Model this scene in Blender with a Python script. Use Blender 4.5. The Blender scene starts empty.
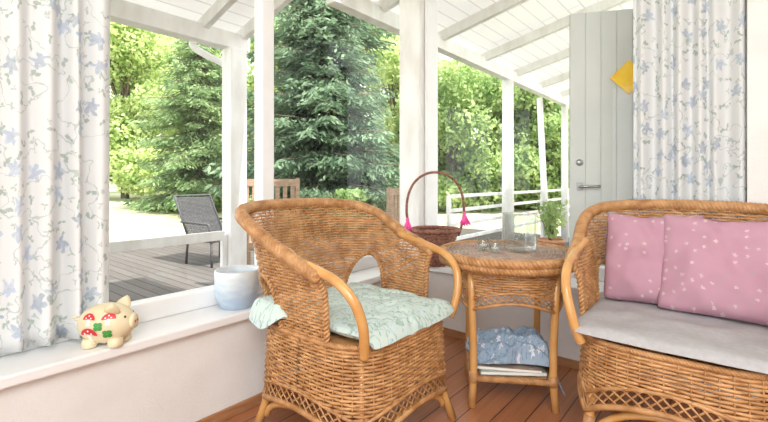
import bpy, math, random
import numpy as np
from mathutils import Vector, Matrix, noise
PI=math.pi
C=bpy.context.scene.collection
random.seed(5)
bpy.context.scene.view_settings.view_transform='Standard'

# ------------------------------------------------------------ materials
def nt(name):
    m=bpy.data.materials.new(name); m.use_nodes=True
    t=m.node_tree; n=t.nodes; b=n['Principled BSDF']; return m,t,n,t.links,b
def rgb(c): return (c[0],c[1],c[2],1)
def setcol(b,n,l,src,c1,c2,p1=.35,p2=.65):
    r=n.new('ShaderNodeValToRGB'); r.color_ramp.elements[0].color=rgb(c1); r.color_ramp.elements[1].color=rgb(c2)
    r.color_ramp.elements[0].position=p1; r.color_ramp.elements[1].position=p2
    l.new(src,r.inputs[0]); return r.outputs[0]
def mat(name,c1,c2=None,rough=.5,scale=20,bump=0,bscale=None,stretch=(1,1,1),metal=0,spec=.5,coat=0):
    m,t,n,l,b=nt(name)
    b.inputs['Roughness'].default_value=rough; b.inputs['Metallic'].default_value=metal
    b.inputs['Specular IOR Level'].default_value=spec; b.inputs['Coat Weight'].default_value=coat
    tc=n.new('ShaderNodeTexCoord'); mp=n.new('ShaderNodeMapping'); mp.inputs['Scale'].default_value=stretch
    l.new(tc.outputs['Object'],mp.inputs[0])
    nz=n.new('ShaderNodeTexNoise'); nz.inputs['Scale'].default_value=scale; nz.inputs['Detail'].default_value=4
    l.new(mp.outputs[0],nz.inputs['Vector'])
    c2=c2 or tuple(min(1,x*1.12) for x in c1)
    l.new(setcol(b,n,l,nz.outputs['Fac'],c1,c2),b.inputs['Base Color'])
    if bump:
        nb=n.new('ShaderNodeTexNoise'); nb.inputs['Scale'].default_value=bscale or scale*3; nb.inputs['Detail'].default_value=5
        l.new(mp.outputs[0],nb.inputs['Vector'])
        bp=n.new('ShaderNodeBump'); bp.inputs['Strength'].default_value=bump; bp.inputs['Distance'].default_value=.004
        l.new(nb.outputs['Fac'],bp.inputs['Height']); l.new(bp.outputs[0],b.inputs['Normal'])
    return m
def addtransl(m,col,k):
    n=m.node_tree.nodes; l=m.node_tree.links; b=n['Principled BSDF']
    tr=n.new('ShaderNodeBsdfTranslucent'); tr.inputs[0].default_value=rgb(col); ms=n.new('ShaderNodeMixShader'); ms.inputs[0].default_value=k
    l.new(b.outputs[0],ms.inputs[1]); l.new(tr.outputs[0],ms.inputs[2]); l.new(ms.outputs[0],n['Material Output'].inputs[0])
def planks(name,c1,c2,gap,width,length,rotz=0,rough=.45,gapw=.03,rot=None,grain=.5):
    m,t,n,l,b=nt(name); b.inputs['Roughness'].default_value=rough
    tc=n.new('ShaderNodeTexCoord'); mp=n.new('ShaderNodeMapping'); mp.inputs['Rotation'].default_value=rot or (0,0,rotz)
    l.new(tc.outputs['Object'],mp.inputs[0])
    br=n.new('ShaderNodeTexBrick'); l.new(mp.outputs[0],br.inputs['Vector'])
    br.inputs['Scale'].default_value=1; br.inputs['Brick Width'].default_value=length; br.inputs['Row Height'].default_value=width
    br.inputs['Mortar Size'].default_value=width*gapw; br.inputs['Color1'].default_value=rgb(c1); br.inputs['Color2'].default_value=rgb(c2)
    br.inputs['Mortar'].default_value=rgb(gap); br.inputs['Mortar Smooth'].default_value=.3
    mp2=n.new('ShaderNodeMapping'); mp2.inputs['Scale'].default_value=(2,40,2); l.new(mp.outputs[0],mp2.inputs[0])
    nz=n.new('ShaderNodeTexNoise'); nz.inputs['Scale'].default_value=1.5; nz.inputs['Detail'].default_value=6; l.new(mp2.outputs[0],nz.inputs['Vector'])
    mx=n.new('ShaderNodeMixRGB'); mx.blend_type='MULTIPLY'; mx.inputs[0].default_value=grain
    l.new(br.outputs['Color'],mx.inputs[1]); l.new(nz.outputs['Fac'],mx.inputs[2])
    l.new(mx.outputs[0],b.inputs['Base Color'])
    return m
def floral(name,base,pet,cen,leaf,scale=6,density=.35,leafd=.4,stem=.012,coord='UV',rough=.85,transl=0,base2=None,psize=.26,pk=.9,lk=.8,warp=.22,leafscale=1.5):
    m,t,n,l,b=nt(name); b.inputs['Roughness'].default_value=rough; b.inputs['Specular IOR Level'].default_value=.15
    tc=n.new('ShaderNodeTexCoord'); mp=n.new('ShaderNodeMapping'); mp.inputs['Scale'].default_value=(scale,)*3
    l.new(tc.outputs[coord],mp.inputs[0]); V0=mp.outputs[0]
    wn=n.new('ShaderNodeTexNoise'); wn.inputs['Scale'].default_value=2.6; wn.inputs['Detail'].default_value=2; l.new(V0,wn.inputs['Vector'])
    ws=n.new('ShaderNodeVectorMath'); ws.operation='MULTIPLY_ADD'; l.new(wn.outputs['Color'],ws.inputs[0]); ws.inputs[1].default_value=(warp*2,)*3; l.new(V0,ws.inputs[2]); V=ws.outputs[0]
    def M(op,a,bb=None,cc=None):
        q=n.new('ShaderNodeMath'); q.operation=op
        for i,x in enumerate((a,bb,cc)):
            if x is None: continue
            if isinstance(x,(int,float)): q.inputs[i].default_value=x
            else: l.new(x,q.inputs[i])
        return q.outputs[0]
    def soft(lim,dist,w):
        q=n.new('ShaderNodeMath'); q.operation='MULTIPLY'; q.use_clamp=True
        l.new(M('SUBTRACT',lim,dist),q.inputs[0]); q.inputs[1].default_value=1/w; return q.outputs[0]
    def layer(vec,th,amp,k,dens,sx=1,sy=1,off=0):
        mm=n.new('ShaderNodeMapping'); mm.inputs['Location'].default_value=(off,off*1.7,0); mm.inputs['Scale'].default_value=(sx,sy,1); l.new(vec,mm.inputs[0])
        v=n.new('ShaderNodeTexVoronoi'); v.voronoi_dimensions='2D' if coord=='UV' else '3D'; v.inputs['Scale'].default_value=1; l.new(mm.outputs[0],v.inputs['Vector'])
        s=n.new('ShaderNodeVectorMath'); s.operation='SUBTRACT'; l.new(mm.outputs[0],s.inputs[0]); l.new(v.outputs['Position'],s.inputs[1])
        sp=n.new('ShaderNodeSeparateXYZ'); l.new(s.outputs[0],sp.inputs[0])
        sc=n.new('ShaderNodeSeparateColor'); l.new(v.outputs['Color'],sc.inputs[0])
        an=M('MULTIPLY_ADD',sc.outputs[2],6.28,M('ARCTAN2',sp.outputs[1],sp.outputs[0])); cs=M('COSINE',M('MULTIPLY',an,k))
        t_=M('MULTIPLY_ADD',cs,amp,th)
        inside=soft(t_,v.outputs['Distance'],.05)
        gate=M('LESS_THAN',sc.outputs[0],dens)
        return M('MULTIPLY',inside,gate),M('MULTIPLY',M('LESS_THAN',v.outputs['Distance'],th*.3),gate),sc.outputs[1]
    nz=n.new('ShaderNodeTexNoise'); nz.inputs['Scale'].default_value=.8; nz.inputs['Detail'].default_value=1; l.new(V,nz.inputs['Vector'])
    stm=soft(stem,M('ABSOLUTE',M('SUBTRACT',nz.outputs['Fac'],.5)),max(stem*.6,.0005)) if stem else None
    fl,ce,rnd=layer(V,psize,psize*.34,5,density)
    lf,_,r2=layer(V,.16,.13,2,leafd,leafscale,leafscale,3.3)
    lf2,_,r3=layer(V,.14,.12,3,leafd,leafscale*1.3,leafscale*1.2,7.1)
    def mix(f,a,c,k=1):
        x=n.new('ShaderNodeMixRGB'); x.inputs[0].default_value=0
        if k!=1: f=M('MULTIPLY',f,k)
        l.new(f,x.inputs[0])
        if isinstance(a,tuple): x.inputs[1].default_value=rgb(a)
        else: l.new(a,x.inputs[1])
        if isinstance(c,tuple): x.inputs[2].default_value=rgb(c)
        else: l.new(c,x.inputs[2])
        return x.outputs[0]
    n2=n.new('ShaderNodeTexNoise'); n2.inputs['Scale'].default_value=.4; l.new(V,n2.inputs['Vector'])
    c=mix(n2.outputs['Fac'],base,base2 or base)
    if stm is not None: c=mix(stm,c,leaf,.7*lk)
    c=mix(lf,c,leaf,lk); c=mix(lf2,c,leaf,.75*lk)
    pc=mix(rnd,pet,tuple(min(1,x*1.35) for x in pet))
    n3=n.new('ShaderNodeTexNoise'); n3.inputs['Scale'].default_value=6; l.new(V,n3.inputs['Vector'])
    c=mix(M('MULTIPLY',fl,M('MINIMUM',M('MULTIPLY',n3.outputs['Fac'],1.7),1.0)),c,pc,pk); c=mix(ce,c,cen,.8*pk)
    l.new(c,b.inputs['Base Color'])
    if transl:
        tr=n.new('ShaderNodeBsdfTranslucent'); l.new(c,tr.inputs[0]); ms=n.new('ShaderNodeMixShader'); ms.inputs[0].default_value=transl
        l.new(b.outputs[0],ms.inputs[1]); l.new(tr.outputs[0],ms.inputs[2]); l.new(ms.outputs[0],n['Material Output'].inputs[0])
    return m
def leafmat(name,c1,c2,transl=.4,scale=1.5):
    m,t,n,l,b=nt(name); b.inputs['Roughness'].default_value=.6; b.inputs['Specular IOR Level'].default_value=.25
    tc=n.new('ShaderNodeTexCoord'); nz=n.new('ShaderNodeTexNoise'); nz.inputs['Scale'].default_value=scale; nz.inputs['Detail'].default_value=6; nz.inputs['Roughness'].default_value=.7
    l.new(tc.outputs['Object'],nz.inputs['Vector']); c=setcol(b,n,l,nz.outputs['Fac'],c1,c2,.38,.62); l.new(c,b.inputs['Base Color'])
    tr=n.new('ShaderNodeBsdfTranslucent'); l.new(c,tr.inputs[0]); ms=n.new('ShaderNodeMixShader'); ms.inputs[0].default_value=transl
    l.new(b.outputs[0],ms.inputs[1]); l.new(tr.outputs[0],ms.inputs[2]); l.new(ms.outputs[0],n['Material Output'].inputs[0]); return m
def panemat():
    m,t,n,l,b=nt('window_glass'); tr=n.new('ShaderNodeBsdfTransparent'); gl=n.new('ShaderNodeBsdfGlossy'); gl.inputs['Roughness'].default_value=.02
    ms=n.new('ShaderNodeMixShader'); ms.inputs[0].default_value=.02; l.new(tr.outputs[0],ms.inputs[1]); l.new(gl.outputs[0],ms.inputs[2]); l.new(ms.outputs[0],n['Material Output'].inputs[0]); return m
def glassmat(name,k,base):
    m,t,n,l,b=nt(name); tr=n.new('ShaderNodeBsdfTransparent'); tr.inputs[0].default_value=(.96,.98,.98,1)
    gl=n.new('ShaderNodeBsdfGlossy'); gl.inputs['Roughness'].default_value=.04; lw=n.new('ShaderNodeLayerWeight'); lw.inputs['Blend'].default_value=.35
    mm=n.new('ShaderNodeMath'); mm.operation='MULTIPLY_ADD'; mm.inputs[1].default_value=k; mm.inputs[2].default_value=base; l.new(lw.outputs['Fresnel'],mm.inputs[0])
    ms=n.new('ShaderNodeMixShader'); l.new(mm.outputs[0],ms.inputs[0]); l.new(tr.outputs[0],ms.inputs[1]); l.new(gl.outputs[0],ms.inputs[2]); l.new(ms.outputs[0],n['Material Output'].inputs[0])
    return m
def potmat():
    m,t,n,l,b=nt('pot_glaze'); b.inputs['Roughness'].default_value=.3
    tc=n.new('ShaderNodeTexCoord'); s=n.new('ShaderNodeSeparateXYZ'); l.new(tc.outputs['Object'],s.inputs[0])
    mp=n.new('ShaderNodeMapping'); mp.inputs['Scale'].default_value=(1,1,2.2); l.new(tc.outputs['Object'],mp.inputs[0])
    nz=n.new('ShaderNodeTexNoise'); nz.inputs['Scale'].default_value=16; nz.inputs['Detail'].default_value=4; l.new(mp.outputs[0],nz.inputs['Vector'])
    a=n.new('ShaderNodeMath'); a.operation='MULTIPLY_ADD'; l.new(nz.outputs['Fac'],a.inputs[0]); a.inputs[1].default_value=.20; l.new(s.outputs[2],a.inputs[2])
    r=n.new('ShaderNodeValToRGB'); e=r.color_ramp.elements; e[0].position=.13; e[0].color=(.42,.54,.69,1); e[1].position=.25; e[1].color=(.72,.78,.81,1)
    l.new(a.outputs[0],r.inputs[0]); l.new(r.outputs[0],b.inputs['Base Color']); return m

WICK=mat('wicker_strands',(.40,.185,.065),(.65,.355,.15),.40,20,0,spec=.5)
WICKD=mat('wicker_braid',(.38,.175,.06),(.60,.325,.14),.40,24,0)
RATT=mat('rattan_cane',(.60,.29,.085),(.71,.39,.14),.25,9,0,stretch=(1,1,1),coat=.4)
TABW=mat('table_weave',(.34,.24,.19),(.50,.38,.31),.6,30,0)
WHITE=mat('white_painted_wood',(.86,.865,.87),(.90,.905,.91),.45,8,.1,60)
OWHITE=mat('weathered_white_paint',(.79,.775,.745),(.92,.92,.91),.6,9,.3,60,stretch=(1,1,.35))
WALL=mat('plaster_wall',(.80,.785,.775),(.86,.85,.84),.9,5,.5,140)
WALLW=mat('white_wall_paint',(.88,.88,.88),(.91,.91,.91),.9,5,.2,140)
BASEB=mat('stained_baseboard',(.36,.16,.07),(.46,.23,.11),.4,10,stretch=(1,1,8))
FLOOR=planks('red_wood_floor',(.62,.26,.12),(.51,.20,.09),(.12,.045,.025),.11,2.4,PI/2,.3)
DECK=planks('grey_deck_boards',(.11,.095,.085),(.145,.13,.115),(.02,.016,.014),.12,3.5,0,.8,.06)
ROOFM=planks('white_roof_boards',(.97,.97,.96),(.98,.98,.97),(.68,.68,.68),.13,9,PI/2,.6,.06,grain=.06)
addtransl(ROOFM,(.95,.94,.90),.10)  # translucency added to the boards so sun from above brightens their underside
LAWN=mat('sunlit_lawn',(.32,.35,.17),(.56,.54,.38),.95,.5,.5,30)
DOORM=mat('sage_grey_door_paint',(.58,.60,.57),(.62,.64,.61),.5,5)
METAL=mat('brushed_steel',(.35,.35,.35),None,.3,10,metal=1)
YGL=mat('yellow_glass',(.95,.55,.02),(1.0,.66,.05),.15,20)
GREYP=mat('grey_outdoor_weave',(.035,.035,.04),(.09,.09,.095),.7,60,.4,120)
TEAK=mat('teak_slats',(.36,.24,.15),(.50,.35,.24),.6,12,stretch=(1,1,4))
PANE=panemat(); GLASS=glassmat('clear_glass',.38,.04); VASEG=glassmat('clear_vase_glass',.42,.05); POT=potmat()
BARK=mat('tree_bark',(.12,.09,.06),(.2,.15,.1),.9,12,.6)
SPR=leafmat('blue_green_spruce_needles',(.055,.11,.06),(.26,.37,.22),.35,1.2)
SPR2=leafmat('green_spruce_needles',(.10,.19,.07),(.38,.50,.24),.40,1.2)
LEAF=leafmat('pale_green_leaves',(.30,.44,.13),(.80,.87,.46),.5,1.6)
LEAF2=leafmat('mid_green_leaves',(.20,.33,.10),(.64,.76,.36),.5,1.6)
LEAF3=leafmat('dark_green_leaves',(.10,.18,.06),(.38,.48,.23),.35,1)
CURT=floral('white_curtain_blue_flowers',(.90,.91,.92),(.44,.51,.62),(.66,.68,.73),(.44,.53,.49),10.5,.52,.50,.010,transl=.3,psize=.26,pk=.80,lk=.75)
PILL=floral('pink_floral_cotton',(.47,.255,.33),(.72,.66,.64),(.5,.25,.34),(.36,.35,.33),34,.34,.34,.0,base2=(.54,.31,.385),psize=.20,pk=.50,lk=.55)
CUSH=floral('pale_green_floral_cotton',(.58,.70,.66),(.50,.62,.70),(.80,.72,.70),(.26,.42,.38),22,.35,.6,.025,base2=(.66,.77,.73),psize=.25)
CLOTH=floral('blue_floral_cloth',(.27,.36,.47),(.66,.67,.72),(.6,.45,.5),(.16,.23,.36),18,.40,.5,.02,base2=(.38,.47,.57),psize=.30)
PAD=mat('grey_seat_pad_cloth',(.44,.43,.44),(.49,.48,.49),.9,60,.3,300)
CREAM=mat('cream_ceramic',(.78,.67,.44),(.84,.74,.52),.5,12,coat=.1)
RED=mat('red_glaze',(.60,.03,.04),None,.4); GREEN=mat('green_glaze',(.06,.30,.06),None,.4); CRW=mat('white_glaze',(.9,.88,.82),None,.4)
DARKP=mat('dark_paint',(.02,.02,.02),None,.4)
BASK=mat('red_brown_basket_cane',(.15,.05,.035),(.40,.18,.11),.5,60)
PINK=mat('pink_ribbon',(.95,.05,.33),(1,.12,.45),.5,30)
TERR=mat('terracotta',(.50,.24,.13),None,.8); PAPER=mat('magazine_pages',(.8,.79,.75),None,.8,60,stretch=(1,1,30))
MAG1=mat('magazine_cover_green',(.30,.38,.30),(.62,.62,.52),.3,25); MAG2=mat('magazine_cover_cream',(.72,.62,.50),(.5,.3,.25),.3,18)
WAX=mat('candle_wax',(.88,.85,.78),None,.6)

# ------------------------------------------------------------ mesh builder
class MB:
    def __init__(s): s.v=[]; s.f=[]; s.uv=None
    def box(s,x0,y0,z0,x1,y1,z1,M=None):
        k=len(s.v); P=[Vector(p) for p in ((x0,y0,z0),(x1,y0,z0),(x1,y1,z0),(x0,y1,z0),(x0,y0,z1),(x1,y0,z1),(x1,y1,z1),(x0,y1,z1))]
        if M: P=[M@p for p in P]
        s.v+=P; s.f+=[(k,k+3,k+2,k+1),(k+4,k+5,k+6,k+7),(k,k+1,k+5,k+4),(k+1,k+2,k+6,k+5),(k+2,k+3,k+7,k+6),(k+3,k,k+4,k+7)]; return s
    def rings(s,R,closed=False,cap=True):
        k=len(s.v); n=len(R[0]); m=len(R)
        for r in R: s.v+=[Vector(p) for p in r]
        for i in range(m if closed else m-1):
            a=k+i*n; b=k+((i+1)%m)*n
            for j in range(n): s.f.append((a+j,a+(j+1)%n,b+(j+1)%n,b+j))
        if cap and not closed: s.f.append(tuple(k+j for j in reversed(range(n)))); s.f.append(tuple(k+(m-1)*n+j for j in range(n)))
        return s
    def tube(s,pts,r,sides=8,closed=False):
        pts=[Vector(p) for p in pts]; n=len(pts)
        if n<2: return s
        T=[]
        for i in range(n):
            a=pts[(i-1)%n] if (closed or i>0) else pts[0]; b=pts[(i+1)%n] if (closed or i<n-1) else pts[-1]
            d=b-a; T.append(d.normalized() if d.length>1e-9 else Vector((0,0,1)))
        up=Vector((0,0,1)) if abs(T[0].z)<.9 else Vector((1,0,0)); N=(up-T[0]*up.dot(T[0])).normalized(); R=[]
        for i in range(n):
            N=(N-T[i]*N.dot(T[i])).normalized(); B=T[i].cross(N); rr=r[i] if isinstance(r,(list,tuple)) else r
            R.append([pts[i]+(N*math.cos(2*PI*j/sides)+B*math.sin(2*PI*j/sides))*rr for j in range(sides)])
        return s.rings(R,closed)
    def ribbon(s,P,N,a,c,sides=6):
        n=len(P)
        if n<2: return
        R=[]
        for i in range(n):
            t=(P[min(i+1,n-1)]-P[max(i-1,0)]).normalized(); b=t.cross(N[i]).normalized()
            R.append([P[i]+b*(a*math.cos(2*PI*j/sides))+N[i]*(c*math.sin(2*PI*j/sides)) for j in range(sides)])
        s.rings(R)
    def lathe(s,prof,seg=32,M=None,c=(0,0)):
        R=[[ (c[0]+r*math.cos(2*PI*j/seg),c[1]+r*math.sin(2*PI*j/seg),z) for j in range(seg)] for r,z in prof]
        if M: R=[[M@Vector(p) for p in r] for r in R]
        return s.rings(R)
    def ell(s,c,r,seg=20,rg=12,M=None):
        c=Vector(c); R=[]
        for i in range(rg+1):
            a=-PI/2+PI*i/rg; q=max(math.cos(a),.02)
            R.append([c+Vector((r[0]*q*math.cos(2*PI*j/seg),r[1]*q*math.sin(2*PI*j/seg),r[2]*math.sin(a))) for j in range(seg)])
        if M: R=[[M@p for p in rr] for rr in R]
        return s.rings(R)
    def build(s,name,m,parent=None,smooth=True,loc=None,rotz=0,bevel=0,kind=None):
        me=bpy.data.meshes.new(name); me.from_pydata([tuple(p) for p in s.v],[],s.f)
        if smooth: me.polygons.foreach_set('use_smooth',[True]*len(me.polygons))
        if s.uv:
            u=me.uv_layers.new(name='UVMap'); li=[lp.vertex_index for lp in me.loops]
            for i,vi in enumerate(li): u.data[i].uv=s.uv[vi]
        me.materials.append(m); me.update()
        o=bpy.data.objects.new(name,me); C.objects.link(o)
        if parent: o.parent=parent
        if loc: o.location=loc
        o.rotation_euler[2]=rotz
        if bevel:
            b=o.modifiers.new('bevel','BEVEL'); b.width=bevel; b.segments=2; b.limit_method='ANGLE'
        if kind: o['kind']=kind
        return o
def empty(name,loc=(0,0,0),rotz=0,label=None,cat=None,group=None,kind=None):
    o=bpy.data.objects.new(name,None); C.objects.link(o); o.location=loc; o.rotation_euler[2]=rotz; o.empty_display_size=.1
    return tag(o,label,cat,group,kind)
def tag(o,label=None,cat=None,group=None,kind=None):
    if label: o['label']=label
    if cat: o['category']=cat
    if group: o['group']=group
    if kind: o['kind']=kind
    return o
def spline(P,n=8,closed=False):
    P=[Vector(p) for p in P]; out=[]; m=len(P)
    for i in range(m if closed else m-1):
        g=lambda k: P[k%m] if closed else P[max(0,min(m-1,k))]
        a,b,c,d=g(i-1),g(i),g(i+1),g(i+2)
        for j in range(n):
            t=j/n; out.append(.5*((2*b)+(c-a)*t+(2*a-5*b+4*c-d)*t*t+(3*b-a-3*c+d)*t**3))
    if not closed: out.append(P[-1])
    return out
def braid(mb,pts,R=.012,r=.011,pitch=.05,strands=3,closed=False,sides=6):
    pts=[Vector(p) for p in pts]; n=len(pts); L=[0]
    for i in range(1,n): L.append(L[-1]+(pts[i]-pts[i-1]).length)
    step=pitch/8; tot=L[-1]; m=max(4,int(tot/step)); res=[]; k=0
    for i in range(m+1):
        d=tot*i/m
        while k<n-2 and L[k+1]<d: k+=1
        f=(d-L[k])/max(1e-9,L[k+1]-L[k]); res.append((pts[k].lerp(pts[k+1],min(1,f)),(pts[k+1]-pts[k]).normalized(),d))
    N=Vector((0,0,1)); 
    if abs(res[0][1].z)>.9: N=Vector((1,0,0))
    fr=[]
    for p,t,d in res:
        N=(N-t*N.dot(t)).normalized(); fr.append((p,N.copy(),t.cross(N),d))
    for s_ in range(strands):
        mb.tube([p+(a*math.cos(2*PI*d/pitch+2*PI*s_/strands)+b*math.sin(2*PI*d/pitch+2*PI*s_/strands))*R for p,a,b,d in fr],r,sides)
    return mb
def weave(mb,S,rows,ns,mask=lambda u,v:True,a=.0062,c=.0030,amp=.0035,spp=2,stakes=True,e=.002,sr=.0028):
    def nrm(u,v):
        du=S(u+e,v)-S(u-e,v); dv=S(u,v+.003)-S(u,v-.003); q=du.cross(dv)
        return q.normalized() if q.length>1e-12 else Vector((0,0,1))
    for r,v in enumerate(rows):
        P=[];N=[]
        for k in range(ns*spp+1):
            u=k/(ns*spp)
            if mask(u,v):
                n_=nrm(u,v); P.append(S(u,v)+n_*(amp*math.cos(PI*k/spp+PI*r))); N.append(n_)
            else:
                mb.ribbon(P,N,a,c); P=[];N=[]
        mb.ribbon(P,N,a,c)
    if stakes:
        for k in range(ns+1):
            P=[]
            for v in rows[::2]:
                if mask(k/ns,v): P.append(S(k/ns,v))
                else: mb.tube(P,sr,5); P=[]
            mb.tube(P,sr,5)

# ------------------------------------------------------------ camera
F=430; ANG=math.atan2(351,430)
cam=bpy.data.cameras.new('camera'); co=bpy.data.objects.new('camera',cam); C.objects.link(co)
co.location=(0,0,.98); co.rotation_euler=(PI/2,0,ANG); cam.sensor_width=36; cam.lens=F/768*36; cam.shift_y=-31/768; cam.clip_start=.02
bpy.context.scene.camera=co
ca,sa=math.cos(ANG),math.sin(ANG)
def W(px,D,z=0):
    x=(px-384)/F*D; return Vector((x*ca-D*sa,x*sa+D*ca,z))

# ------------------------------------------------------------ room shell
XW=-1.62; YW=2.36; GX=-1.80; GY=2.58; SZ=.43
def st(mb,name,m,**k): return mb.build(name,m,smooth=False,kind='structure',**k)
st(MB().box(XW-.3,-3,-.1,3.4,YW+.3,0),'floor',FLOOR)
st(MB().box(XW-.3,-3,2.55,3.4,YW+.35,2.65),'ceiling',WALLW)
w=MB().box(XW-.26,-3,0,XW,YW+.3,SZ-.035).box(XW-.26,-3,2.36,XW,YW+.3,2.55).box(XW-.26,-3,SZ-.035,XW,-.35,2.36)
st(w,'wall_left',WALL)
w=MB().box(XW,YW,0,3.4,YW+.26,SZ-.035).box(XW,YW,2.36,3.4,YW+.26,2.55).box(.04,YW,SZ-.035,3.4,YW+.26,2.36)
st(w,'wall_back',WALL)
st(MB().box(3.3,-3,0,3.4,YW,2.55),'wall_right',WALLW)
st(MB().box(XW,-3,0,XW+.013,YW,.045),'baseboard_left',BASEB,bevel=.004)
st(MB().box(XW+.013,YW-.013,0,3.3,YW,.045),'baseboard_back',BASEB,bevel=.004)
w1=empty('window_1',kind='structure')
fr=MB().box(GX-.035,-.35,SZ,GX+.035,2.41,SZ+.075).box(GX-.035,-.35,2.28,GX+.035,2.41,2.36).box(GX-.035,-.35,SZ+.075,GX+.035,-.28,2.28).box(GX-.035,1.235,SZ+.075,GX+.035,1.305,2.28)
fr.build('window_frame',WHITE,w1,False,bevel=.006)
MB().box(GX-.01,-.28,SZ+.075,GX-.004,1.235,2.28).build('pane',PANE,w1,False)
MB().box(GX-.01,1.305,SZ+.075,GX-.004,2.41,2.28).build('pane',PANE,w1,False)
MB().box(GX-.045,-.35,SZ-.035,XW+.04,YW+.2,SZ).build('window_sill',WHITE,w1,False,bevel=.006)
w2=empty('window_2',kind='structure')
fr=MB().box(-1.66,GY-.035,SZ,.04,GY+.035,SZ+.075).box(-1.66,GY-.035,2.28,.04,GY+.035,2.36).box(-.03,GY-.035,SZ+.075,.04,GY+.035,2.28)
fr.build('window_frame',WHITE,w2,False,bevel=.006)
MB().box(-1.66,GY+.004,SZ+.075,-.03,GY+.01,2.28).build('pane',PANE,w2,False)
MB().box(XW+.04,YW-.04,SZ-.035,.04,GY+.045,SZ).build('window_sill',WHITE,w2,False,bevel=.006)
st(MB().box(-1.83,2.41,SZ,-1.66,2.62,2.40),'trim_1',OWHITE,bevel=.008)
st(MB().box(-1.655,2.47,SZ,-1.635,2.61,2.40),'trim_2',WHITE,bevel=.004)

# ------------------------------------------------------------ wicker armchair
SW,SD,PE=.295,.30,3.5
def outl(phi,sc=0):
    c_,s_=math.cos(phi),math.sin(phi)
    x=SW*math.copysign(abs(c_)**(2/PE),c_); y=SD*math.copysign(abs(s_)**(2/PE),s_)
    nx=math.copysign(abs(x/SW)**(PE-1),x)/SW; ny=math.copysign(abs(y/SD)**(PE-1),y)/SD; q=math.hypot(nx,ny) or 1
    return x,y,nx/q,ny/q
def table_of(p0,p1,n=600):
    T=[p0+(p1-p0)*i/n for i in range(n+1)]; P=[outl(t) for t in T]; L=[0]
    for i in range(n): L.append(L[-1]+math.hypot(P[i+1][0]-P[i][0],P[i+1][1]-P[i][1]))
    return T,np.array(L)/L[-1],L[-1]
def zrim(y): return float(np.interp(y,[-.30,-.25,-.17,-.1,0,.1,.2,.3],[.865,.852,.81,.765,.715,.678,.645,.60]))
TB,LB,LenB=table_of(math.radians(15),math.radians(-195))
TF,LF,LenF=table_of(0,2*PI)
def SB(u,z):
    phi=float(np.interp(u,LB,TB)); x,y,nx,ny=outl(phi); t=max(0,(z-.42)/.45); zr=zrim(y); rear=max(0,min(1,-y/.30))
    o=(.04+.055*rear)*t**1.2; d=max(0,(z-(zr-.07))/.07); o+=.026*d*d
    return Vector((x+nx*o,y+ny*o,z))
def yof(u): return outl(float(np.interp(u,LB,TB)))[:2]
HC,HR,HH=-.185,.086,.195
def hole_top(y):
    d=(y-HC)/HR
    return .43+HH*math.sqrt(1-d*d) if abs(d)<1 else 0
def maskB(u,z):
    x,y=yof(u)
    if z>zrim(y)-.004: return False
    if abs(x)>.13 and z<hole_top(y): return False
    return True
def SA(u,z):
    phi=float(np.interp(u%1,LF,TF)); x,y,nx,ny=outl(phi); o=.012*max(0,(.43-z)/.22)
    return Vector((x+nx*o,y+ny*o,z))
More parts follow.
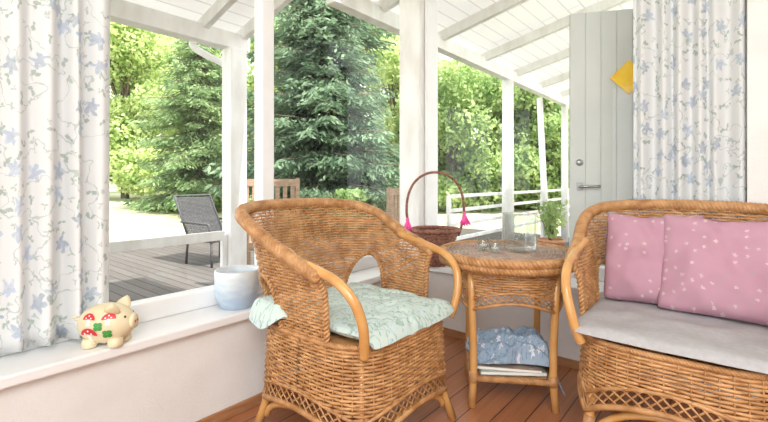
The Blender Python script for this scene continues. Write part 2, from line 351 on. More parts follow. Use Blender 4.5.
def make_chair(loc,rotz,label,z0,za):
    def zb(u):
        x,y,_,_=outl(float(np.interp(u%1,LF,TF))); q=min(abs(x)/SW,abs(y)/SD)
        return z0+za*math.sqrt(max(0,1-(q/.86)**2))
    t=empty('wicker_armchair',loc,rotz,label,'armchair','wicker armchairs in the sunroom')
    m=MB(); rows=list(np.arange(.425,.88,.0118)); weave(m,SB,rows,54,maskB,a=.0052,c=.0034,amp=.0042,sr=.0028)
    m.build('backrest',WICK,t)
    m=MB(); rim=[SB(i/90,zrim(yof(i/90)[1]))+Vector((0,0,.004)) for i in range(91)]
    braid(m,rim,.014,.0125,.060,4,sides=8); m.build('top_rim',WICKD,t)
    for sx in (-1,1):
        pts=[]
        us=[k/400 for k in range(401)]
        for i in range(25):
            a=PI*i/24; y=HC+HR*math.cos(a); z=.43+HH*math.sin(a)
            best=min((abs(yof(u)[1]-y),u) for u in us if yof(u)[0]*sx>.05)[1]
            pts.append(SB(best,z))
        braid(MB(),pts,.006,.006,.03,2,sides=5).build('arch_trim',WICKD,t)
        u=0 if sx>0 else 1
        braid(MB(),[SB(u,.43+(.675-.43)*k/8) for k in range(9)],.006,.006,.03,2,sides=5).build('front_trim',WICKD,t)
    m=MB(); rows=list(np.arange(.43,z0-.04,-.0118)); weave(m,SA,rows,62,lambda u,v:v>zb(u),a=.0052,c=.0034,amp=.0042,sr=.0028)
    m.build('seat_apron',WICK,t)
    m=MB(); N=60; LH=.060
    for i in range(N):
        for s_ in (-1,1):
            P=[]; Nn=[]
            for k in range(5):
                u=(i+s_*1.9*k/4)/N; z=zb(u)+.004-LH*k/4; p=SA(u,z); q=SA(u+.002,z)-SA(u-.002,z); nn=q.cross(Vector((0,0,1))).normalized()
                P.append(p+nn*(.002*s_)); Nn.append(nn)
            m.ribbon(P,Nn,.0036,.0022,5)
    for dz,r in ((0,.007),(-LH,.011)):
        m.tube([SA(k/128,zb(k/128)+dz) for k in range(128)],r,6,True)
    m.build('lattice_band',WICKD,t)
    m=MB(); K=64; top=[SA(k/K,.432) for k in range(K)]
    R=[[Vector((p.x*s_,p.y*s_,.436)) for p in top] for s_ in (.02,.3,.6,.9,1.0)]+[[Vector((p.x,p.y,.40)) for p in top]]
    m.rings(R); m.build('seat',WICK,t)
    m=MB(); braid(m,[SA(k/128,.435) for k in range(129)],.005,.006,.03,3); m.build('seat_edge',WICKD,t)
    for sx in (-1,1):
        P=spline([(sx*.325,-.03,.732),(sx*.334,.05,.706),(sx*.332,.13,.688),(sx*.325,.22,.66),(sx*.312,.280,.605),(sx*.292,.298,.53),(sx*.275,.290,.46),(sx*.262,.278,.42)],6)
        MB().tube(P,.0165,10).build('armrest',RATT,t)
        for sy in (-1,1):
            leg=MB().tube([(sx*.230,sy*.235,.42),(sx*.238,sy*.244,.20),(sx*.250,sy*.257,.10),(sx*.275,sy*.285,0)],[.016,.016,.0165,.017],10).build('leg',RATT,t)
            MB().tube([(sx*.241,sy*.2475,.165),(sx*.2475,sy*.2545,.122)],.0195,10).build('cane_wrapping',WICKD,leg)
    for ax in range(4):
        a=ax*PI/2; h=.242; dpt=.246
        P=[(h*math.sin(b)*.98,dpt+.012,.06+(z0+za-.155)*math.cos(b)) for b in np.linspace(-PI/2,PI/2,17)]
        M=Matrix.Rotation(a,3,'Z'); MB().tube([M@Vector(p) for p in P],.0125,8).build('stretcher',RATT,t)
    return t
LC=Vector((-1.185,1.275,0)); RC=Vector((-.150,1.860,0))
make_chair(LC,-PI/2,'wicker armchair with a pale green floral cushion, beside the sill under the left window',.160,.085)
make_chair(RC,PI,'wicker armchair with pink floral pillows, in front of the right curtain',.200,.125)

# ------------------------------------------------------------ soft things
def uvgrid(m,n1,n2,fn,closed_uv=True,sx=1,sy=1):
    k=len(m.v); m.uv=m.uv or []
    for i in range(n1+1):
        for j in range(n2+1):
            p,uv=fn(i/n1,j/n2); m.v.append(Vector(p)); m.uv.append(uv)
    for i in range(n1):
        for j in range(n2):
            a=k+i*(n2+1)+j; m.f.append((a,a+n2+1,a+n2+2,a+1))
def pillow(m,w,h,t,post=None,seed=0,flat=.5,pinch=.06,N=36,rnd=6):
    for side in (1,-1):
        def fn(u,v):
            a=2*u-1; b=2*v-1
            if side<0: a=-a
            th=((1-abs(a)**3.0)*(1-abs(b)**3.0))**flat
            e=1-pinch*(1-b*b)*abs(a)**3; f=1-pinch*(1-a*a)*abs(b)**3
            x=a*w/2*e*(1-.05*abs(a)**rnd*abs(b)**rnd); y=b*h/2*f*(1-.05*abs(a)**rnd*abs(b)**rnd)
            z=side*t/2*th+ .006*th*noise.noise(Vector((a*3+seed,b*3,side*2)))*1.5
            p=Vector((x,y,z))
            if post: p=post(p,a,b,side)
            return p,(x+(3 if side<0 else 0)+seed*.37,y)
        uvgrid(m,N,N,fn)
def sm(x,a,b): 
    t=max(0,min(1,(x-a)/(b-a))); return t*t*(3-2*t)
def cpost(p,a,b,side):
    p=p.copy()
    win=sm(p.y,-.32,-.24)*(1-sm(p.y,-.13,.0)) if p.x>0 else 0
    ext=sm(p.x,.10,.26)*win
    p.z+=.034*sm(p.x,.0,.2)*win
    p.x+=.085*ext; 
    if p.x>.31: p.z-=(p.x-.31)*1.7
    p.y+= .03*sm(p.y,.1,.26)
    rd=abs(noise.noise(Vector((p.x*6+2,p.y*8,3))))
    n=noise.noise(Vector((p.x*7,p.y*7,1)))*.010+noise.noise(Vector((p.x*18,p.y*18,4)))*.004-.012*max(0,.12-rd)/.12
    p.z+=n*(1 if side>0 else .3)*(1-.5*sm(max(abs(a),abs(b)),.85,1))
    if p.x>.27: p.z+=.008*math.sin(p.y*45)*sm(p.x,.27,.34)
    if p.y>.27: p.z-=(p.y-.27)*.8
    return p+Vector((0,.01,.474))
m=MB(); pillow(m,.53,.56,.052,cpost,1,.30,.02,60)
o=m.build('seat_cushion',CUSH,None,loc=LC,rotz=-PI/2); tag(o,'crumpled pale green floral seat cushion spilling through the side of the left armchair','cushion')
def ppad(p,a,b,side):
    p=p.copy(); p.z+=-.022*sm(p.y,.25,.31)+.004*noise.noise(Vector((p.x*8,p.y*8,0)))
    return p+Vector((0,.038,.470))
m=MB(); pillow(m,.60,.565,.038,ppad,2,.22,.01,44)
o=m.build('seat_pad',PAD,None,loc=RC,rotz=PI); tag(o,'flat plain grey seat pad lying on the armchair under the pink pillows','cushion')
def throw(w,h,t,seed,loc,lean,roll,yaw,label):
    def pp(p,a,b,side):
        p=p.copy()
        p.z+=-.014*math.exp(-((p.x-.03+p.y*.35)/.025)**2)*(1 if side>0 else 0)*sm(b,-.7,.6)
        p.z+=.016*noise.noise(Vector((p.x*9+seed,p.y*9,side+3)))+.006*noise.noise(Vector((p.x*24+seed,p.y*16,side+3)))
        p.y-=.014*(1-a*a)*sm(b,.2,1)
        R=Matrix.Rotation(yaw,3,'Z')@Matrix.Rotation(math.radians(lean),3,'X')@Matrix.Rotation(roll,3,'Z')
        return R@p
    m=MB(); pillow(m,w,h,t,pp,seed,.45,.045,40)
    o=m.build('throw_pillow',PILL,None,loc=loc); tag(o,label,'pillow','pink throw pillows'); return o
throw(.35,.375,.13,3,(RC.x-.108,RC.y+.160,.668),72,.02,.0,'dusty pink floral throw pillow nearest the window, partly behind the other pink pillow')
throw(.42,.38,.14,7,(RC.x+.128,RC.y+.115,.670),70,0,-.04,'dusty pink floral throw pillow overlapping in front, cut by the photo edge')

def curtain(name,p0,p1,zt,zbm,folds,amp,label,seed,rod):
    p0=Vector(p0);p1=Vector(p1); d=(p1-p0); Wd=d.length; d.normalize(); nn=Vector((-d.y,d.x,0)); rnd=random.Random(seed)
    am=[rnd.uniform(.65,1.2) for _ in range(folds*3)]
    def fn(u,v):
        s=u*folds; k=int(min(s,folds-1e-6)); f=s-k
        ww=math.sin(2*PI*s+.5*math.sin(1.3*s+seed))
        A=amp*(am[k]*(1-f)+am[min(k+1,folds)]*f)*(1-.2*v)
        off=A*ww+.12*A*math.sin(5.1*s+seed+1.2*v)
        z=zbm+(zt-zbm)*v
        lat=.006*math.sin(2*PI*s*.5+1.5*v+seed)
        p=p0+d*(u*Wd+lat)+nn*off
        return (p.x,p.y,z+.006*math.sin(7*u+seed)*(1-v)),(u*Wd*1.7,z)
    m=MB(); uvgrid(m,folds*22,40,fn); o=m.build(name,CURT); s_=o.modifiers.new('s','SOLIDIFY'); s_.thickness=.0015
    tag(o,label,'curtain'); return o
curtain('curtain',(-1.715,-.15,0),(-1.715,.565,0),2.30,.448,9,.029,'white floral curtain behind the piggy bank, hanging at the left window',3,0)
curtain('curtain',(-.390,2.405,0),(.034,2.405,0),2.30,.448,6,.028,'white floral curtain behind the armchair with the pink pillows',8,0)
o=MB().tube([(-1.715,-.33,2.32),(-1.715,.9,2.32)],.012,10).build('curtain_rod',WHITE); tag(o,'white curtain rod above the left window','curtain rod')
o=MB().tube([(-.8,2.405,2.32),(.039,2.405,2.32)],.012,10).build('curtain_rod',WHITE); tag(o,'white curtain rod above the right window','curtain rod')

# ------------------------------------------------------------ table
TC=Vector((-.824,1.920,0)); TZ=.65; TR=.300; TROT=ANG-.14
tb=empty('wicker_table',TC,TROT,'round wicker side table with woven top and lower shelf, standing between the two armchairs','table')
m=MB(); 
def ST(u,r): a=2*PI*u; return Vector((r*math.cos(a),r*math.sin(a),TZ-.004))
m2=list(np.arange(.012,TR-.012,.0092)); weave(m,ST,m2[:8],16,a=.0040,c=.0026,amp=.0018,sr=.002); weave(m,ST,m2[8:],44,a=.0040,c=.0032,amp=.0030,sr=.002)
m.lathe([(.01,TZ-.009),(TR-.01,TZ-.009),(TR-.01,TZ-.02),(.01,TZ-.02)],48)
m.build('tabletop',TABW,tb)
m=MB()
braid(m,[(TR*math.cos(2*PI*k/96),TR*math.sin(2*PI*k/96),TZ-.010) for k in range(97)],.012,.0105,.055,3)
braid(m,[(TR*math.cos(2*PI*k/96),TR*math.sin(2*PI*k/96),TZ-.037) for k in range(97)],.010,.0095,.045,3); m.build('rim',WICKD,tb)
m=MB()
def zta(u): return .465+.045*abs(math.cos(4*PI*u))
def SAp(u,z):
    a=2*PI*u; t=(TZ-z)/.2; r=.270-.030*min(1,t*1.3)**.8; sq=1-.03*math.cos(4*a); 
    return Vector((r*sq*math.cos(a),r*sq*math.sin(a),z))
weave(m,SAp,list(np.arange(TZ-.045,.45,-.0108)),42,lambda u,z:z>zta(u),a=.0050,c=.0032,amp=.0040)
m.build('apron',WICK,tb)
m=MB(); N=52
for i in range(N):
    for s_ in (-1,1):
        P=[];Nn=[]
        for k in range(5):
            u=(i+s_*1.8*k/4)/N; z=zta(u)+.004-.045*k/4; p=SAp(u,z); nn=Vector((p.x,p.y,0)).normalized(); P.append(p+nn*.002*s_); Nn.append(nn)
        m.ribbon(P,Nn,.0030,.002,5)
for dz,r in ((0,.006),(-.045,.008)): m.tube([SAp(k/96,zta(k/96)+dz) for k in range(96)],r,6,True)
m.build('lattice_band',WICKD,tb)
for k in range(4):
    a=PI/4+k*PI/2; q=lambda r,z:(r*math.cos(a),r*math.sin(a),z)
    leg=MB().tube([q(.250,.60),q(.244,.45),q(.236,.28),q(.234,.14),q(.245,0)],[.017]*5,10).build('leg',RATT,tb)
    MB().tube([q(.234,.150),q(.236,.105)],.0205,10).build('cane_wrapping',WICKD,leg)
SH=.122
m=MB(); h=.170
for i in range(30):
    y=-h+2*h*(i+.5)/30; P=[];Nn=[]
    for k in range(25): P.append(Vector((-h+2*h*k/24,y,SH+.0025*math.cos(PI*k/2+PI*i)))); Nn.append(Vector((0,0,1)))
    m.ribbon(P,Nn,.0052,.0022)
for k in range(13): m.tube([(-h+2*h*k/12,-h,SH),(-h+2*h*k/12,h,SH)],.003,5)
m.build('shelf',WICK,tb)
m=MB(); braid(m,[(-h,-h,SH),(h,-h,SH),(h,h,SH),(-h,h,SH),(-h,-h,SH)],.007,.008,.04,3); m.build('shelf_rim',WICKD,tb)
def magazine(loc,rz,w,d,t,cm,label):
    e=empty('magazine',loc,rz,label,'magazine')
    MB().box(-w/2,-d/2,.001,w/2,d/2,t-.001).build('pages',PAPER,e,False)
    MB().box(-w/2-.002,-d/2-.001,0,w/2,d/2+.001,.0012).box(-w/2-.002,-d/2-.001,t-.0012,w/2,d/2+.001,t).box(-w/2-.003,-d/2-.001,0,-w/2-.001,d/2+.001,t).build('cover',cm,e,False)
magazine(TC+Vector((.012,-.025,SH+.012)),TROT+.08,.28,.24,.014,MAG1,'grey green magazine at the bottom of the table shelf pile')
magazine(TC+Vector((.008,-.025,SH+.0265)),TROT-.05,.27,.23,.012,MAG2,'cream magazine under the blue cloth on the table shelf')
m=MB()
def fc(u,v):
    a=2*u-1;b=2*v-1
    n1=noise.noise(Vector((a*1.3+2,b*1.3,5))); n2=noise.noise(Vector((a*2.2+9,b*2.2,1))); n3=abs(noise.noise(Vector((a*1.3+b*2.2,b*1.6-a*1.4,8)))); n4=abs(noise.noise(Vector((a*2.6-b*2,b*3.4,2))))
    q=max(abs(a),abs(b)); r=math.hypot(a,b)*.5+q*.5
    x=a*.188*(1-.10*n1)+.025*n2; y=b*.150*(1+.15*n2)+.02*n1
    st_=.030*sm(a+.35*b+.25*n2,-.75,-.35)+.018*sm(a-.40*b+.3*n1,.05,.35)
    top=.014+st_+.028*n1+.040*max(0,1-r)**.6
    z=.178+top+.085*(n3-.12)*(1-q**4)+.022*(n4-.1)
    ed=sm(q,.88,1.0); z=z*(1-ed)+(.184+.012*(1+n2))*ed
    if a>.78: z-=(a-.78)*.50*(.55-.5*b)
    return (x,y,max(z,.176 if abs(x)<.172 else .08)+SH-.135+.002),(a*.4+n2*.03,b*.35+n1*.03)
uvgrid(m,110,100,fc); o=m.build('folded_cloth',CLOTH,None,loc=TC+Vector((.008,0,.0)),rotz=TROT); o.modifiers.new('s','SOLIDIFY').thickness=.003
tag(o,'crumpled blue floral cloth heaped on the lower shelf of the wicker table','cloth')

# on the table
v=W(520,2.0,TZ+.006); m=MB()
def sq(r,z,n=48,p=9):
    out=[]
    for j in range(n):
        a=2*PI*j/n; c_,s_=math.cos(a),math.sin(a); out.append((r*math.copysign(abs(c_)**(2/p),c_),r*math.copysign(abs(s_)**(2/p),s_),z))
    return out
m.rings([sq(.054,0),sq(.057,.004),sq(.060,.09),sq(.062,.165),sq(.063,.170),sq(.058,.170),sq(.056,.16),sq(.054,.09),sq(.051,.024),sq(.01,.018)])
o=m.build('glass_vase',VASEG,loc=v,rotz=ANG+.25); tag(o,'clear square glass vase on the wicker table','vase')
for px,D,lab in ((483,2.02,'small clear tealight glass nearest the left table edge'),(495,1.93,'small clear tealight glass just beside the square vase')):
    e=empty('tealight_glass',W(px,D,TZ+.006),0,lab,'candle holder')
    MB().lathe([(.012,0),(.022,.001),(.027,.03),(.029,.052),(.0275,.052),(.025,.03),(.021,.008),(.004,.007)],24).build('cup',GLASS,e)
    cd=MB().lathe([(.004,.0085),(.018,.0085),(.019,.02),(.004,.021)],20).build('candle',WAX,e)
    MB().tube([(0,0,.020),(.001,0,.026)],.001,5).build('wick',DARKP,cd)

# ------------------------------------------------------------ basket on the corner sill
BC=Vector((-1.503,2.366,SZ)); bk=empty('basket',BC,ANG,'red brown woven basket with tall hoop handle and pink tassels on the corner sill','basket')
m=MB()
def SBk(u,z): a=2*PI*u; r=.080+.070*max(0,z/.225)**1.3; return Vector((r*math.cos(a),r*math.sin(a),z))
weave(m,SBk,list(np.arange(.008,.225,.011)),28,a=.0055,c=.003,amp=.0035); m.lathe([(.005,.004),(.081,.004),(.081,.010),(.005,.010)],28)
braid(m,[SBk(k/60,.228) for k in range(61)],.007,.007,.04,3); m.build('bowl',BASK,bk)
m=MB(); hp=spline([(-.150,0,.19),(-.172,0,.26),(-.186,0,.35),(-.175,0,.45),(-.135,0,.535),(-.07,0,.585),(0,0,.600),(.07,0,.585),(.135,0,.535),(.175,0,.45),(.186,0,.35),(.172,0,.26),(.150,0,.19)],6)
braid(m,hp,.0048,.0045,.04,3); m.build('handle',BASK,bk)
for sx in (-1,1):
    m=MB(); c0=Vector((sx*(.180 if sx<0 else .186),-.012,.295 if sx<0 else .335))
    for j in range(12):
        a=(j-5.5)*.075; ln=.066+.015*((j*7)%3)/2
        P=[c0+Vector((math.sin(a)*d*ln*1.05,-.008-.018*math.sin(d*2)*(.5+.5*((j*5)%4)/3),-ln*d*math.cos(a))) for d in (0,.25,.5,.75,1)]; m.ribbon(P,[Vector((.2*((j%3)-1),-1,0)).normalized()]*5,.0045,.0012)
    m.ell(c0,(.012,.011,.012),12,8); m.build('ribbon',PINK,bk)

# ------------------------------------------------------------ pot and piggy bank on the left sill
o=MB().lathe([(.005,0),(.066,0),(.074,.005),(.088,.045),(.093,.100),(.0935,.155),(.091,.162),(.086,.160),(.086,.12),(.080,.055),(.066,.012),(.005,.010)],48).build('plant_pot',POT,loc=(-1.686,1.050,SZ))
tag(o,'empty pale blue and white glazed flower pot on the window sill','flower pot')
pg=empty('piggy_bank',(-1.632,.530,SZ+.002),math.radians(46),'cream ceramic piggy bank painted with red mushrooms and green clovers on the sill','piggy bank')
A_,B_,C_=.088,.062,.066; cz=.070
MB().ell((0,0,cz),(A_,B_,C_),32,20).build('body',CREAM,pg)
sn=MB().lathe([(.004,0),(.022,0),(.0245,.005),(.0245,.010),(.021,.015),(.004,.015)],20,Matrix.Translation((.077,0,cz+.003))@Matrix.Rotation(PI/2,4,'Y')).build('snout',CREAM,pg)
for s_ in (-1,1): MB().ell((.0925,s_*.008,cz+.004),(.002,.003,.005),8,6).build('nostril',RED,sn)
for s_ in (-1,1):
    m=MB(); M=Matrix.Translation((.032,s_*.034,cz+.044))@Matrix.Rotation(-s_*.6,4,'X')@Matrix.Rotation(.3,4,'Y')
    m.rings([[M@Vector((.024*k*math.cos(a),.009*math.sin(a),z)) for a in np.linspace(0,2*PI,12,endpoint=False)] for k,z in ((1,0),(1.05,.010),(.75,.024),(.15,.037))]); m.build('ear',CREAM,pg)
    MB().ell((.069,s_*.028,cz+.025),(.004,.004,.005),10,6).build('eye',DARKP,pg)
    for sx in (-1,1):
        MB().lathe([(.004,0),(.019,0),(.023,.004),(.023,.016),(.02,.028),(.004,.028)],16,c=(sx*.040,s_*.028)).build('foot',CREAM,pg)
m=MB(); m.tube([(-.084-.012*t+.008*math.cos(t*9),.008*math.sin(t*9),cz+.01+.012*t) for t in np.linspace(0,1.4,20)],.004,6); m.build('tail',CREAM,pg)
def decal(name,mt,pts,k=1.03,parent=None):
    m=MB(); cx=sum(p[0] for p in pts)/len(pts); cy=sum(p[1] for p in pts)/len(pts)
    def pr(x,z): 
        q=max(.02,1-(x/A_)**2-(z/C_)**2); return Vector((x,-B_*math.sqrt(q)*k,cz+z))
    R=[[pr(cx+(p[0]-cx)*s_,cy+(p[1]-cy)*s_) for p in pts] for s_ in (.02,.5,1)]; m.rings(R,cap=False); return m.build(name,mt,parent or pg)
def circ(x,z,rx,rz=None,n=14,a0=0,a1=2*PI): rz=rz or rx; return [(x+rx*math.cos(a),z+rz*math.sin(a)) for a in np.linspace(a0,a1,n,endpoint=(a1-a0)<6)]
for mx,mz,s_ in ((-.028,-.024,1.5),(-.030,.026,1.1),(.030,.026,1.05)):
    decal('mushroom_stem',CRW,[(mx-.006*s_,mz-.016*s_),(mx+.006*s_,mz-.016*s_),(mx+.004*s_,mz+.002),(mx-.004*s_,mz+.002)],1.025)
    cp=decal('mushroom_cap',RED,circ(mx,mz,.019*s_,.017*s_,14,0,PI),1.04)
    for dx,dz in ((-.008,.005),(.007,.005),(0,.011)): decal('mushroom_dot',CRW,circ(mx+dx*s_,mz+dz*s_,.0022*s_,n=8),1.06,cp)
for mx,mz in ((.028,-.020),(.002,.006)):
    for k in range(4):
        a=PI/4+k*PI/2; decal('clover_leaf',GREEN,circ(mx+.0080*math.cos(a),mz+.0080*math.sin(a),.0074,n=10),1.035)

# ------------------------------------------------------------ terrace
OZ=-.10
st(MB().box(-7.2,-4,OZ-.05,XW-.3,2.62,OZ).box(-7.2,2.62,OZ-.05,3.4,8.6,OZ),'deck',DECK)
m=MB()
def lz(x,y): 
    d=math.hypot(x,y); return OZ-.04-.05*(d<6)+max(0,(d-7))*.030+.02*noise.noise(Vector((x*.5,y*.5,0)))
k0=40
for i in range(k0+1):
    for j in range(k0+1):
        x=-40+50*i/k0; y=-15+55*j/k0; z=lz(x,y)
        if -7.6<x<4 and y<9: z=OZ-.12
        m.v.append(Vector((x,y,z)))
for i in range(k0):
    for j in range(k0):
        a=i*(k0+1)+j; m.f.append((a,a+k0+1,a+k0+2,a+1))
m.build('lawn',LAWN,kind='structure')
r1=empty('porch_roof',kind='structure')
zl=lambda x: 2.27+(x+3.3)*.30
m=MB(); m.v=[Vector(p) for p in ((-3.5,-3,zl(-3.5)),(-1.88,-3,zl(-1.88)),(-1.88,2.15,zl(-1.88)),(-3.5,2.15,zl(-3.5)))]
m.f=[(0,3,2,1)]; m.build('roof_boards',ROOFM,r1,False)
def beam(a,b,w,h,parent,name='rafter',mt=OWHITE):
    a=Vector(a);b=Vector(b); d=(b-a).normalized(); s_=d.cross(Vector((0,0,1))).normalized()*w/2; u=s_.normalized().cross(d)*h/2
    mb=MB(); mb.v=[a-s_-u,a+s_-u,a+s_+u,a-s_+u,b-s_-u,b+s_-u,b+s_+u,b-s_+u]; mb.f=[(0,1,2,3),(7,6,5,4),(0,4,5,1),(1,5,6,2),(2,6,7,3),(3,7,4,0)]
    return mb.build(name,mt,parent,False,bevel=.004)
for y in (-1.2,-.45,.3,1.05,1.75,2.10): beam((-3.45,y,zl(-3.45)-.05),(-1.89,y,zl(-1.89)-.05),.05,.10,r1)
beam((-3.3,-3,2.15),(-3.3,2.15,2.15),.10,.13,r1,'eave_beam')
r2=empty('porch_roof',kind='structure')
EX=-2.3; zr_=lambda x: 2.46+(x-EX)*.22
m=MB(); m.v=[Vector(p) for p in ((-2.5,2.2,zr_(-2.5)),(1.6,2.72,zr_(1.6)),(1.6,8.6,zr_(1.6)),(-2.5,8.6,zr_(-2.5)))]
m.f=[(0,3,2,1)]; m.build('roof_boards',ROOFM,r2,False)
for y in np.arange(2.75,8.6,.95): beam((-2.45,y,zr_(-2.45)-.05),(1.6,y,zr_(1.6)-.05),.055,.10,r2)
beam((EX,2.2,2.345),(EX,8.6,2.345),.10,.13,r2,'eave_beam')
o=MB().tube([(-3.56,-3,2.21),(-3.56,2.15,2.19)],.045,12).build('rain_gutter',WHITE); tag(o,'white rain gutter along the edge of the porch roof','gutter')
o=MB().tube(spline([(-3.56,1.80,2.155),(-3.56,1.81,2.11),(-3.50,1.88,2.05),(-3.42,2.00,1.98),(-3.412,2.03,1.90),(-3.412,2.03,1.0),(-3.412,2.03,OZ)],6),.03,12).build('downspout',WHITE); tag(o,'white downspout bending from the gutter to the square porch post','drain pipe')
def post(x,y,w,z1,label,tilt=0,rnd_=False):
    m=MB()
    if rnd_: m.tube([(x,y,OZ),(x+tilt*.5,y,OZ+1.1),(x+tilt,y,z1)],[w/2*1.05,w/2,w/2*.95],12)
    else: m.box(x-w/2,y-w/2,OZ,x+w/2,y+w/2,z1)
    o=m.build('porch_post',OWHITE,None,rnd_,bevel=0 if rnd_ else .012); tag(o,label,'post','porch posts')
post(-3.3,2.03,.15,2.09,'thick square white porch post beside the spruce, carrying the downspout')
post(EX,5.38,.15,2.285,'nearest round white porch post seen through the right window',0,True)
post(EX,6.9,.10,2.285,'slim leaning white porch post, middle of the three by the hedge',-.12,True)
post(EX,7.8,.12,2.285,'farthest white porch post, next to the grey door',0,True)
def railing(p0,p1,zs,label,posts=0,skip0=False):
    e=empty('railing',p0,0,label,'railing'); p0=Vector(p0);p1=Vector(p1); 
    for z,h in zs:
        a=Vector((0,0,z)); b=p1-p0+Vector((0,0,z)); beam(a,b,.035,h,e,'rail')
    n=posts
    for k in range(n+1):
        q=(p1-p0)*(k/n); MB().box(q.x-.02,q.y-.02,OZ-p0.z,q.x+.02,q.y+.02,zs[0][0]+.0).build('rail_post',OWHITE,e,False)
railing((-3.3,-2.5,0),(-3.3,1.93,0),((.52,.075),),'low white rail running to the square porch post',4)
railing((EX-.13,4.1,0),(EX-.13,8.5,0),((.80,.04),(.64,.04),(.48,.04),(.32,.04)),'pale low slatted fence behind the round porch posts',3)
# door
dr=empty('door_1',(-.815,2.865,OZ+.03),math.radians(25.7),kind='structure'); DWd=.80; DH=2.10
m=MB(); n=9
for k in range(n): m.box(k*DWd/n+.0015,-.02,0,(k+1)*DWd/n-.0015,.02,DH)
m.box(0,-.015,0,DWd,.015,DH); m.build('door_panel',DOORM,dr,False,bevel=.003)
dc=(.335,1.67-OZ-.03-.06)
def dia(r,y): return [(dc[0]+r,y,dc[1]),(dc[0],y,dc[1]+r),(dc[0]-r,y,dc[1]),(dc[0],y,dc[1]-r)]
MB().rings([dia(.105,-.019),dia(.105,-.026),dia(.10,-.027)]).build('diamond_window',YGL,dr,False)
m=MB(); m.tube(dia(.110,-.024),.006,6,True); m.build('diamond_frame',DOORM,dr)
hz=.94-OZ-.03
pl=MB().box(.035,-.026,hz-.025,.075,-.02,hz+.025).build('handle_plate',METAL,dr,False)
m=MB(); m.tube([(.055,-.022,hz),(.055,-.06,hz),(.070,-.066,hz),(.165,-.066,hz)],.009,8); m.build('door_handle',METAL,pl)
MB().lathe([(.003,0),(.022,0),(.02,.008),(.003,.009)],16,Matrix.Translation((.055,-.021,hz+.15))@Matrix.Rotation(PI/2,4,'X')).build('lock',METAL,dr)
st(MB().box(-.13,3.2,OZ,1.6,3.3,3.2),'wall_porch',WALLW)

# ------------------------------------------------------------ garden furniture
p=W(216,5.65,OZ); e=empty('outdoor_chair',p,ANG-2.1,'dark grey woven outdoor chair on the deck beside the square porch post','garden chair')
def S_(u,v): return Vector((-.26+.52*u,-.17-.30*(v-.31)/.54,v))
m=MB(); weave(m,S_,list(np.arange(.31,.85,.017)),22,a=.0092,c=.004,amp=.004); m.build('backrest',GREYP,e)
m=MB(); m.tube([(-.27,-.165,.30),(-.27,-.48,.87),(.27,-.48,.87),(.27,-.165,.30)],.017,8); m.build('back_frame',GREYP,e)
MB().box(-.27,-.23,.30,.27,.26,.35).build('seat',GREYP,e,False,bevel=.01)
for sx in (-1,1):
    MB().tube([(sx*.29,-.31,.54),(sx*.29,.22,.53),(sx*.29,.25,.49),(sx*.28,.25,.33)],.015,8).build('armrest',GREYP,e)
    for sy in (-1,1): MB().tube([(sx*.25,sy*.23,.33),(sx*.26,sy*.25,0)],.016,8).build('leg',GREYP,e)
def teak(px,D,rz,label,h=1.08):
    e=empty('wooden_garden_chair',W(px,D,OZ),rz,label,'garden chair')
    for sx in (-1,1):
        MB().box(sx*.27-.02,-.27,0,sx*.27+.02,-.23,h).build('back_post',TEAK,e,False,bevel=.004)
        MB().box(sx*.27-.02,.22,0,sx*.27+.02,.26,.62).build('leg',TEAK,e,False,bevel=.004)
        MB().box(sx*.27-.03,-.24,.62,sx*.27+.03,.28,.645).build('armrest',TEAK,e,False,bevel=.004)
    m=MB()
    for k in range(7): m.box(-.23+k*.072,-.26,.45,-.19+k*.072,-.245,h-.06)
    m.box(-.25,-.265,h-.08,.25,-.24,h-.01).box(-.25,-.265,.42,.25,-.24,.48).build('backrest',TEAK,e,False)
    m=MB()
    for k in range(7): m.box(-.25,-.23+k*.07,.40,.25,-.175+k*.07,.42)
    m.build('seat',TEAK,e,False)
teak(272,4.4,ANG+.15,'brown slatted wooden garden chair behind the back of the left wicker armchair',1.10)
teak(383,4.9,ANG+1.0,'brown slatted wooden garden chair seen between basket and spruce',1.0)

# ------------------------------------------------------------ foliage
rng=np.random.default_rng(7)
def leaves(name,P,size,m,parent,elong=1.8,Dv=None,kind=None,droop=0):
    P=np.asarray(P,float); n=len(P)
    a=rng.normal(size=(n,3)) if Dv is None else np.asarray(Dv,float)+rng.normal(size=(n,3))*.25
    a[:,2]-=droop; a/=np.linalg.norm(a,axis=1)[:,None]+1e-9
    b=np.cross(a,rng.normal(size=(n,3))); b/=np.linalg.norm(b,axis=1)[:,None]+1e-9
    s=size*rng.uniform(.6,1.35,(n,1)); V=np.empty((n,4,3)); V[:,0]=P-a*s*elong*.5; V[:,1]=P+b*s*.5; V[:,2]=P+a*s*elong*.5; V[:,3]=P-b*s*.5
    me=bpy.data.meshes.new(name); me.vertices.add(4*n); me.vertices.foreach_set('co',V.ravel()); me.loops.add(4*n); me.loops.foreach_set('vertex_index',np.arange(4*n,dtype=np.int32))
    me.polygons.add(n); me.polygons.foreach_set('loop_start',np.arange(0,4*n,4,dtype=np.int32)); me.polygons.foreach_set('loop_total',np.full(n,4,dtype=np.int32)); me.update(calc_edges=True); me.validate()
    me.materials.append(m); o=bpy.data.objects.new(name,me); C.objects.link(o); o.parent=parent; return o
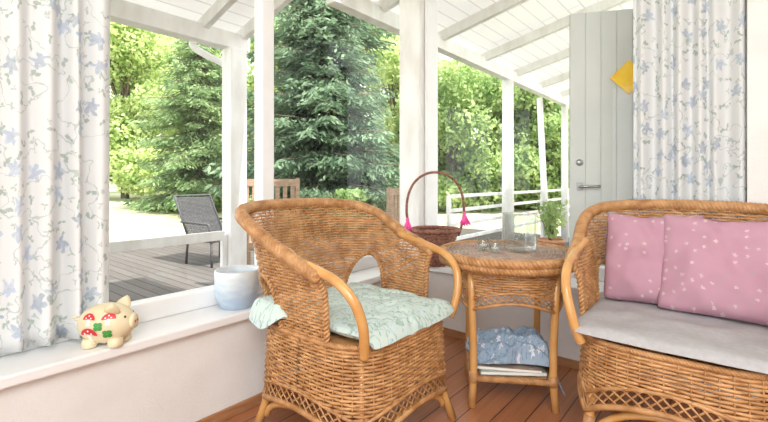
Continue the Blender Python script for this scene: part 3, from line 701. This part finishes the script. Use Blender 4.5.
def spruce(px,D,H,R,m,label,whorl=34,nb=11,zst=.04,droop=.30,taper=.8):
    base=W(px,D,0); base.z=lz(base.x,base.y); e=empty('spruce_tree',base,rng.uniform(0,6),label,'tree')
    MB().tube([(0,0,-.1),(0,0,H*.5),(0,0,H)],[R*.07,R*.045,.02],10).build('trunk',BARK,e)
    P=[];Dv=[]; mb=MB()
    for w_ in range(whorl):
        f=zst+(1-zst)*w_/whorl; z0=H*f; L=R*(1-f)**taper*rng.uniform(.7,1.2)+.1
        for k in range(nb):
            a=2*PI*(k+rng.uniform(-.35,.35))/nb+w_*1.7; l_=L*rng.uniform(.55,1.2); n=max(6,int(l_/.075)); d=np.array([math.cos(a),math.sin(a),0]); sd=np.array([-d[1],d[0],0]); 
            pts=[]; zj=rng.uniform(-.12,.12)
            for i in range(n+1):
                t=i/n; c=d*l_*t+np.array([0,0,z0+zj-droop*l_*t+.22*l_*t*t]); pts.append(c)
                if t<.12: continue
                wd=l_*.34*(1-t)**.7+.05
                for s_ in (-1,1):
                    q=max(2,int(wd/.05))
                    for j in range(q):
                        tt=(j+rng.uniform(0,1))/q; P.append(c+sd*s_*wd*tt+d*wd*tt*.5+np.array([0,0,-.30*wd*tt-rng.uniform(0,.16)])+rng.normal(size=3)*.025); Dv.append(sd*s_*.7+d*.8+np.array([0,0,-.5]))
            mb.tube([pts[0],pts[n//2],pts[-1]],[.02,.012,.005],4)
    mb.build('branches',BARK,e); leaves('needles',P,.05,m,e,3.4,Dv)
spruce(322,9.5,8.2,2.2,SPR,'tall blue green spruce with drooping boughs, centre of the left windows',38,12,.03,.42,.7)
spruce(200,13.0,6.2,2.0,SPR2,'smaller green spruce growing left of the square porch post',26,10,.03,.46,.65)
def decid(px,D,H,R,m,label,N=16000,size=.13,blobs=16,low=.15,name='leafy_tree',cat='tree',base=None):
    b=base or W(px,D,0); 
    if base is None: b.z=lz(b.x,b.y)
    e=empty(name,b,0,label,cat); mb=MB(); mb.tube([(0,0,-.05),(.04*R,0,H*.4),(0,.03*R,H*.8)],[.05*R+.01,.035*R+.01,.01],8)
    P=[]
    for k in range(blobs):
        a=rng.uniform(0,2*PI); r=R*rng.uniform(.0,.68); f=rng.uniform(low,.9); c=np.array([r*math.cos(a),r*math.sin(a),H*f]); br=R*rng.uniform(.26,.5)
        n=N//blobs; v=rng.normal(size=(n,3)); v/=np.linalg.norm(v,axis=1)[:,None]; rr=br*rng.uniform(.5,1.15,(n,1)); P.append(c+v*rr*np.array([1,1,.75]))
        mb.tube([(0,0,H*f*.5),tuple(c)],[.02*R,.005],5)
    mb.build('trunk',BARK,e); leaves('crown',np.vstack(P),size,m,e,1.5)
decid(125,17,8,3.0,LEAF,'pale green leafy tree at the far left of the garden, right of the curtain',40000,.12,30,.05)
decid(180,24,9,3.6,LEAF,'bright leafy tree standing behind the smaller spruce',30000,.15,26,.1)
decid(272,21,9,3.2,LEAF,'bright leafy tree behind and left of the tall spruce',24000,.15,22,.1)
decid(395,15,7.5,2.6,LEAF,'bright leafy tree right of the tall spruce, beside the corner post',30000,.11,24,.08)
decid(452,13,4.6,2.0,LEAF2,'leafy tree right of the corner post seen through the right window',30000,.095,24,.05)
decid(500,15,5.2,2.0,LEAF,'bright leafy tree behind the nearest round porch post',30000,.095,24,.05)
decid(545,13,4.4,1.9,LEAF2,'leafy tree behind the slim leaning porch post',30000,.095,24,.05)
decid(590,16.5,4.8,2.0,LEAF,'leafy tree mostly behind the grey door',16000,.11,16,.05)
P=[]
for k in range(60000):
    t=rng.uniform(0,1); a=W(60,33,0).lerp(W(640,24,0),t); P.append((a.x+rng.normal()*.45,a.y+rng.normal()*.45,lz(a.x,a.y)+rng.uniform(-.1,2.8+.4*math.sin(t*31))))
o=leaves('hedge',P,.25,LEAF3,None,1.4); tag(o,'long dark green hedge closing off the far end of the garden','hedge')
def pot_plant(p,h,R,m,label,ph=.34,n=800,size=.036):
    e=empty('potted_plant',p,0,label,'plant')
    MB().lathe([(.01,0),(.11,0),(.15,ph-.04),(.165,ph-.04),(.165,ph),(.145,ph),(.14,ph-.05),(.01,ph-.05)],24).build('pot',TERR,e)
    zz=rng.uniform(0,1,n)**.8; sp=(.35+.65*zz); P=np.column_stack([rng.normal(size=n)*R*.42*sp,rng.normal(size=n)*R*.42*sp,ph+.02+zz*h]); leaves('foliage',P,size,m,e,2.4)
    mb=MB()
    for k in range(7): mb.tube([(0,0,ph-.06),(rng.normal()*.10,rng.normal()*.10,ph+h*.85)],[.008,.003],5)
    mb.build('stem',BARK,e)
pot_plant(W(551,5.4,OZ),.45,.22,LEAF2,'loose leafy potted plant on the terrace beside the grey door',n=360)
pot_plant(W(350,5.4,OZ),.6,.25,LEAF2,'potted plant on the deck in front of the tall spruce')

# ------------------------------------------------------------ light
wd=bpy.data.worlds.new('World'); bpy.context.scene.world=wd; wd.use_nodes=True
bg=wd.node_tree.nodes['Background']; bg.inputs[0].default_value=(.93,.965,1,1); bg.inputs[1].default_value=2.8
s=bpy.data.lights.new('sun','SUN'); s.energy=10.5; s.angle=math.radians(1.5); s.color=(1,.97,.90); so=bpy.data.objects.new('sun',s); C.objects.link(so)
so.rotation_euler=Vector((-.55,-.05,-.85)).to_track_quat('-Z','Y').to_euler()
def area(loc,tgt,size,en,col=(.98,.99,1)):
    a=bpy.data.lights.new('fill_light','AREA'); a.size=size; a.energy=en; a.color=col; o=bpy.data.objects.new('fill_light',a); C.objects.link(o)  # added area light to brighten the room from behind the camera, no fixture there
    o.location=loc; o.rotation_euler=(Vector(tgt)-Vector(loc)).to_track_quat('-Z','Y').to_euler()
area((.6,-.6,2.3),(-.9,1.6,.4),1.4,74)
